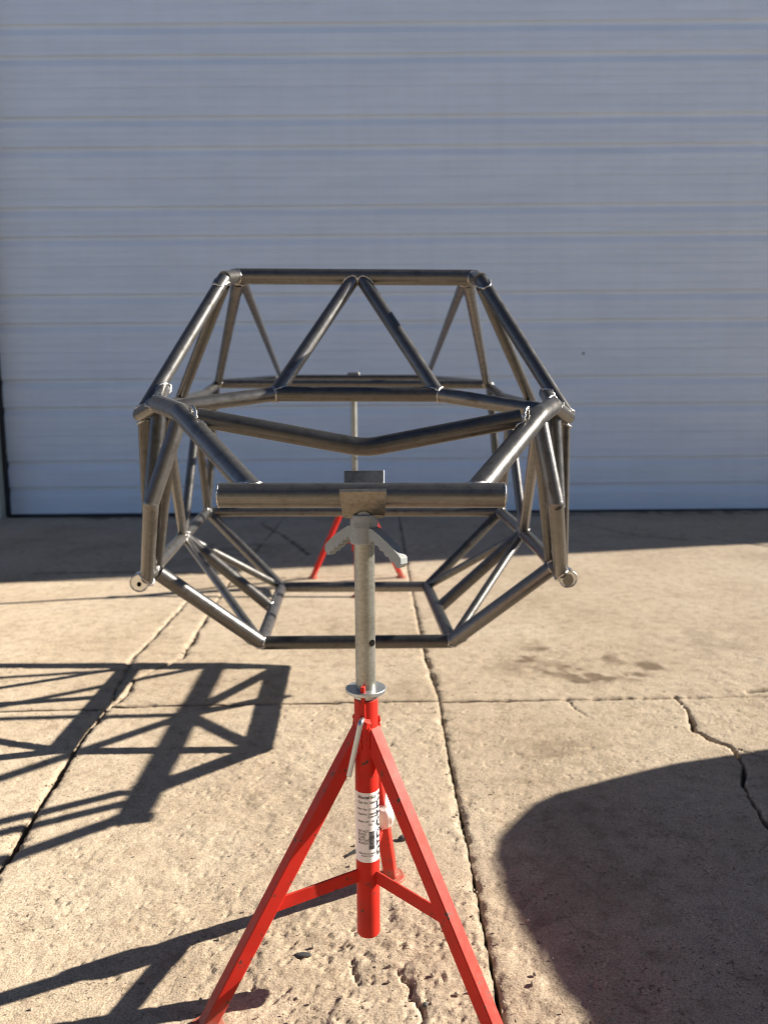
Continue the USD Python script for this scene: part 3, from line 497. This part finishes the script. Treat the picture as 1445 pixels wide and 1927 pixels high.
T('lower_rail', ['CapL', 'ML'], RM); T('lower_rail', ['CapR', 'MR'], RM); T('lower_rail', ['ML', 'R_L'], .0235, (('CapL', 'ML', RM), None)); T('lower_rail', ['MR', 'R_R'], .0235, (('CapR', 'MR', RM), None))
T('rear_lower_bar', ['R_L', 'R_R'], .0235, (('ML', 'R_L', .0235), ('MR', 'R_R', .0235)))
for s in 'LR':
    c, m_ = PT['Cap'+s], PT['M'+s]; d = unit(m_-c); cap = add_tube('rail_end', [tuple(c-d*.004), tuple(c+d*.045)], .0300, 'cap_steel', ch)
    e, g_ = frame_of(d); th = np.linspace(0, 2*np.pi, 41); v, f, n, u = tube(c-d*.004+.0275*(np.cos(th)[:, None]*e+np.sin(th)[:, None]*g_), .0026*(1+.25*np.sin(th*8)), sides=8, caps=False, seg=9); obj('weld_bead', (v, f), 'weld', cap, normals=n)
    mk = trimesh.creation.cylinder(.0080 if s == 'L' else .0205, .001, sections=20); vv = mk.vertices.copy(); vv[:, 0] *= .85; vv[:, 1] += .004; mk.vertices = vv
    M = np.eye(4); M[:3, 0], M[:3, 1], M[:3, 2], M[:3, 3] = e, g_, d, c-d*.0048; mk.apply_transform(M); obj('end_hole' if s == 'L' else 'end_plug', mk, 'dark_hole' if s == 'L' else 'saddle_steel', cap)
    K, Kb, C, b, bb, a_, ab, dd, db = (PT[x] for x in ('K'+s, f'K{s}b', 'C'+s, 'b'+s, f'b{s}b', 'a'+s, f'a{s}b', 'd'+s, f'd{s}b'))
    T('front_upright', ['C'+s, 'K'+s], RK, ((f'D{s}a', f'D{s}b', .0232), None)); T('front_lower_upright', ['K'+s, f'K{s}b'], RK, (None, ('Cap'+s, 'M'+s, .0300)))
    kn = trimesh.creation.icosphere(3, RK*1.005); kn.apply_translation(K); obj('mitre_joint', kn, 'raw_steel', ch, smooth=True)
    T('inner_upright', ['b'+s, f'b{s}b'], RS, ((f'D{s}b', f'D{s}c', .0232), None)); T('outer_upright', ['a'+s, f'a{s}b'], RL, ((f'D{s}c', f'D{s}d', .0195), None))
    T('door_upright', ['d'+s, f'd{s}b'], RL, (None, ('Cap'+s, 'M'+s, RM)))
    T('side_diagonal', ['e'+s, 'M'+s], RL, (None, ('Cap'+s, 'M'+s, RM))); T('side_diagonal', ['f'+s, 'M'+s], RL, (None, ('Cap'+s, 'M'+s, RM)))
    T('floor_rail', [f'B{s}f', f'B{s}r'], RF); T('floor_outrigger', ['F'+s, f'B{s}f'], .0270, (('Cap'+s, 'M'+s, RM), ('BLf', 'BRf', RF)))
    T('floor_diagonal', ['M'+s, f'B{s}f'], .0168, (('Cap'+s, 'M'+s, RM), None)); T('floor_diagonal', ['M'+s, f'Mb{s}'], RF, (('Cap'+s, 'M'+s, RM), (f'B{s}f', f'B{s}r', RF))); T('floor_diagonal', ['M'+s, f'B{s}r'], .0175, (('Cap'+s, 'M'+s, RM), None))
    T('floor_outrigger', ['R_'+s, f'B{s}r'], .0235, (('M'+s, 'R_'+s, .0235), None))
    T('tail_tube', ['H'+s, 'X'+s], RS, (('HL', 'HR', .022), None)); T('rear_pillar', [f'rp{s}t', 'H'+s], .0182, (('RoL', 'RoR', .0240), ('HL', 'HR', .022))); T('tail_diagonal', [f'dg{s}t', f'dg{s}b'], .0150, (('RoL', 'RoR', .0240), None))
    p0, p1 = PT[f'rp{s}t'], PT['H'+s]; add_tube('pillar_socket', [tuple(p0), tuple(p0+unit(p1-p0)*.10)], .0205, 'raw_steel', ch)
T('floor_crossbar', ['BLf', 'BRf'], RF); T('floor_crossbar', ['BLr', 'BRr'], RF); T('tail_crossbar', ['XL', 'XR'], .0210)

# ------------------------------------------------------------------ small things on the ground and on the stand
def foot_pt(az, r): return FS+r*A(math.cos(math.radians(az)), math.sin(math.radians(az)))
# paper rag taped round the rear leg
a = math.radians(82); d = A(math.cos(a), math.sin(a), 0); base = A(FS[0], FS[1], 0); lt, lft = base+d*.022+A(0, 0, .526), base+d*.352+A(0, 0, .012); s = unit(lft-lt); side = unit(np.cross(s, (0, 0, 1.))); nrm = np.cross(side, s)
rag = trimesh.creation.icosphere(4, 1.); v = rag.vertices.copy(); v = np.sign(v)*np.abs(v)**.55; v *= A(.030, .050, .026); v += .0075*(fbm(v*60+3, 3, 4)[:, None]-.5)*unit(A(1, .3, 1)); v *= 1+.22*(noise(v*A(70, 25, 70), 2)-.5)[:, None]
M = np.eye(4); M[:3, 0], M[:3, 1], M[:3, 2], M[:3, 3] = side, s, nrm, lt+(lft-lt)*.48-side*.0; rag.vertices = v; rag.apply_transform(M)
tag(obj('paper_wrap', rag, 'rag_white', smooth=True), 'crumpled cream paper wrap tied around the rear leg of the near stand', 'paper wrap')
st = np.array([(-.105, 2.02, .004), (-.085, 2.03, .012), (-.06, 2.045, .016), (-.035, 2.065, .010), (-.02, 2.08, .004)])-A(0, .1, 0)
w = .006; off = unit(A(.4, -1, 0)); v = np.vstack([st-off*w, st+off*w, st-off*w+A(0, 0, .0012), st+off*w+A(0, 0, .0012)]); n = len(st); F = []
for i in range(n-1): F += [(i, i+1, n+i+1, n+i), (2*n+i, 3*n+i, 3*n+i+1, 2*n+i+1), (i, 2*n+i, 2*n+i+1, i+1), (n+i, n+i+1, 3*n+i+1, 3*n+i)]
F += [(0, n, 3*n, 2*n), (n-1, 3*n-1, 4*n-1, 2*n-1)]
tag(obj('plastic_strap', (v, np.array(F)), 'strap_grey'), 'short grey strap scrap lying on the concrete left of the labelled post', 'strap')
for i, (x, y, r, sc, lab) in enumerate(((.045, 2.0, .012, (1, .8, .6), 'small dark stone on the concrete beside the rear foot of the near stand'), (-.185, 1.545, .009, (2.2, .7, .5), 'thin dark bark chip on the concrete between the front legs'), (.075, 1.40, .006, (1, 1, .7), 'tiny grey pebble by the crack between the front legs'))):
    m = trimesh.creation.icosphere(3, r); v = m.vertices*(1+.5*(noise(m.vertices*120+i*9, 3)-.5))[:, None]*A(*sc); v[:, 2] += r*sc[2]*.75; m.vertices = v+A(x, y, 0)
    tag(obj('bark_chip' if i == 1 else 'pebble', m, 'stone_dark', smooth=True), lab, 'bark chip' if i == 1 else 'pebble')
# ------------------------------------------------------------------ a car parked beside the yard, right of the photographer, whose shadow falls into the picture
car = thing('parked_car', 'silver car with a rounded bonnet parked to the right, its nose towards the stands', 'car', (2.375, 1.0, 0), math.radians(105.9))
def car_loft(rows, n=28):
    """rows: (y along the car, half width, z bottom, z top, squareness) from nose to tail."""
    V = []
    for y, hw, zb, zt, e in rows:
        th = np.linspace(0, 2*np.pi, n, endpoint=False); c, s = np.cos(th), np.sin(th)
        V.append(np.c_[.84+hw*np.sign(c)*np.abs(c)**e, np.full(n, y), (zb+zt)/2+(zt-zb)/2*np.sign(s)*np.abs(s)**e])
    V = np.array(V); k = len(rows); i, j = np.meshgrid(np.arange(k-1), np.arange(n), indexing='ij'); q = np.stack([i*n+j, i*n+(j+1) % n, (i+1)*n+(j+1) % n, (i+1)*n+j], -1).reshape(-1, 4)
    v = np.vstack([V.reshape(-1, 3), V[0].mean(0), V[-1].mean(0)]); f = np.vstack([q[:, [0, 1, 2]], q[:, [0, 2, 3]], [(k*n, (j+1) % n, j) for j in range(n)], [(k*n+1, (k-1)*n+j, (k-1)*n+(j+1) % n) for j in range(n)]])
    return trimesh.Trimesh(v, f, process=False)
obj('body', car_loft([(.03, .20, .40, .66, .9), (.01, .36, .33, .76, .8), (-.06, .52, .27, .86, .66), (-.16, .64, .23, .94, .55), (-.30, .73, .2, 1.0, .48), (-.5, .80, .2, 1.04, .42), (-.9, .84, .2, 1.07, .38), (-1.5, .84, .2, 1.08, .36), (-2.6, .84, .2, 1.08, .36), (-3.5, .82, .22, 1.07, .4), (-3.9, .74, .3, .95, .5), (-4.0, .6, .4, .8, .6)]), 'van_body', car, smooth=50)
obj('cabin', car_loft([(-1.15, .70, 1.0, 1.03, .4), (-1.75, .64, 1.0, 1.50, .4), (-2.5, .63, 1.0, 1.54, .4), (-3.2, .64, 1.0, 1.46, .4), (-3.75, .68, 1.0, 1.05, .4)]), 'van_glass', car, smooth=50)
for x in (.06, 1.62):
    for y in (-.72, -3.2):
        w_ = trimesh.creation.torus(.235, .085, 40, 16); w_.apply_transform(trimesh.transformations.rotation_matrix(np.pi/2, (0, 1, 0))); w_.apply_translation((x, y, .32)); wo = obj('wheel', w_, 'tyre', car, smooth=True)
        h_ = trimesh.creation.cylinder(.19, .12, sections=32, transform=trimesh.transformations.rotation_matrix(np.pi/2, (0, 1, 0))); h_.apply_translation((x, y, .32)); obj('hub_cap', h_, 'hub', wo)
for x in (.3, 1.38):
    h_ = trimesh.creation.icosphere(3, .1); v = h_.vertices*A(1.2, .6, .7)+A(x, -.02, .66); h_.vertices = v; obj('headlight', h_, 'label_white', car, smooth=True)

# ------------------------------------------------------------------ the workshop across the yard, behind the photographer
nb = thing('neighbouring_workshop', 'long dark brown metal workshop across the yard behind the photographer', 'building')
obj('wall', box(44, .3, 6.4, (2, -10, 3.13)), 'brown_metal', nb); obj('wall', box(.3, 12, 6.4, (-19.85, -16.1, 3.13)), 'brown_metal', nb); obj('wall', box(.3, 12, 6.4, (23.85, -16.1, 3.13)), 'brown_metal', nb)
obj('roof', trimesh.convex.convex_hull(np.array([(x, y, z) for x in (-20.4, 24.4) for y, z in ((-9.6, 6.33), (-9.6, 6.5), (-16, 8.2), (-22.6, 6.5), (-22.6, 6.33))])), 'roof_metal', nb)
for x in (-12, -3, 6, 15):
    dr = obj('roller_door', box(4.2, .08, 4.4, (x, -9.81, 2.15)), 'jamb_paint', nb)
    for k in range(11): obj('slat', box(4.1, .03, .34, (x, -9.76, .2+k*.39)), 'jamb_paint', dr)

# loose grit: far too many to count
gr = np.random.default_rng(11); base_ = trimesh.creation.icosphere(1, 1.); V, F = [], []
for k in range(620):
    c = gr.random()
    if c < .42: x, y = gr.normal(.03, .24), gr.normal(1.45, .22)
    elif c < .65: y = gr.uniform(1.2, 4.5); x = np.interp(y, [a[1] for a in J1], [a[0] for a in J1])+gr.normal(0, .03)
    elif c < .8: y = gr.uniform(1.6, 4.5); x = np.interp(y, [a[1] for a in J2], [a[0] for a in J2])+gr.normal(0, .04)
    else: y = gr.uniform(1.2, 4.5); x = gr.uniform(-.6*y, .6*y)
    r = .0011+.0035*gr.random()**3; v = base_.vertices*A(*gr.uniform(.6, 1.3, 3))*r; V.append(v+A(x, y, r*.45+.0005)); F.append(base_.faces+42*k)
tag(obj('loose_grit', (np.vstack(V), np.vstack(F)), 'grit_stone'), 'loose grit and tiny stones scattered over the concrete', 'grit', kind='stuff')
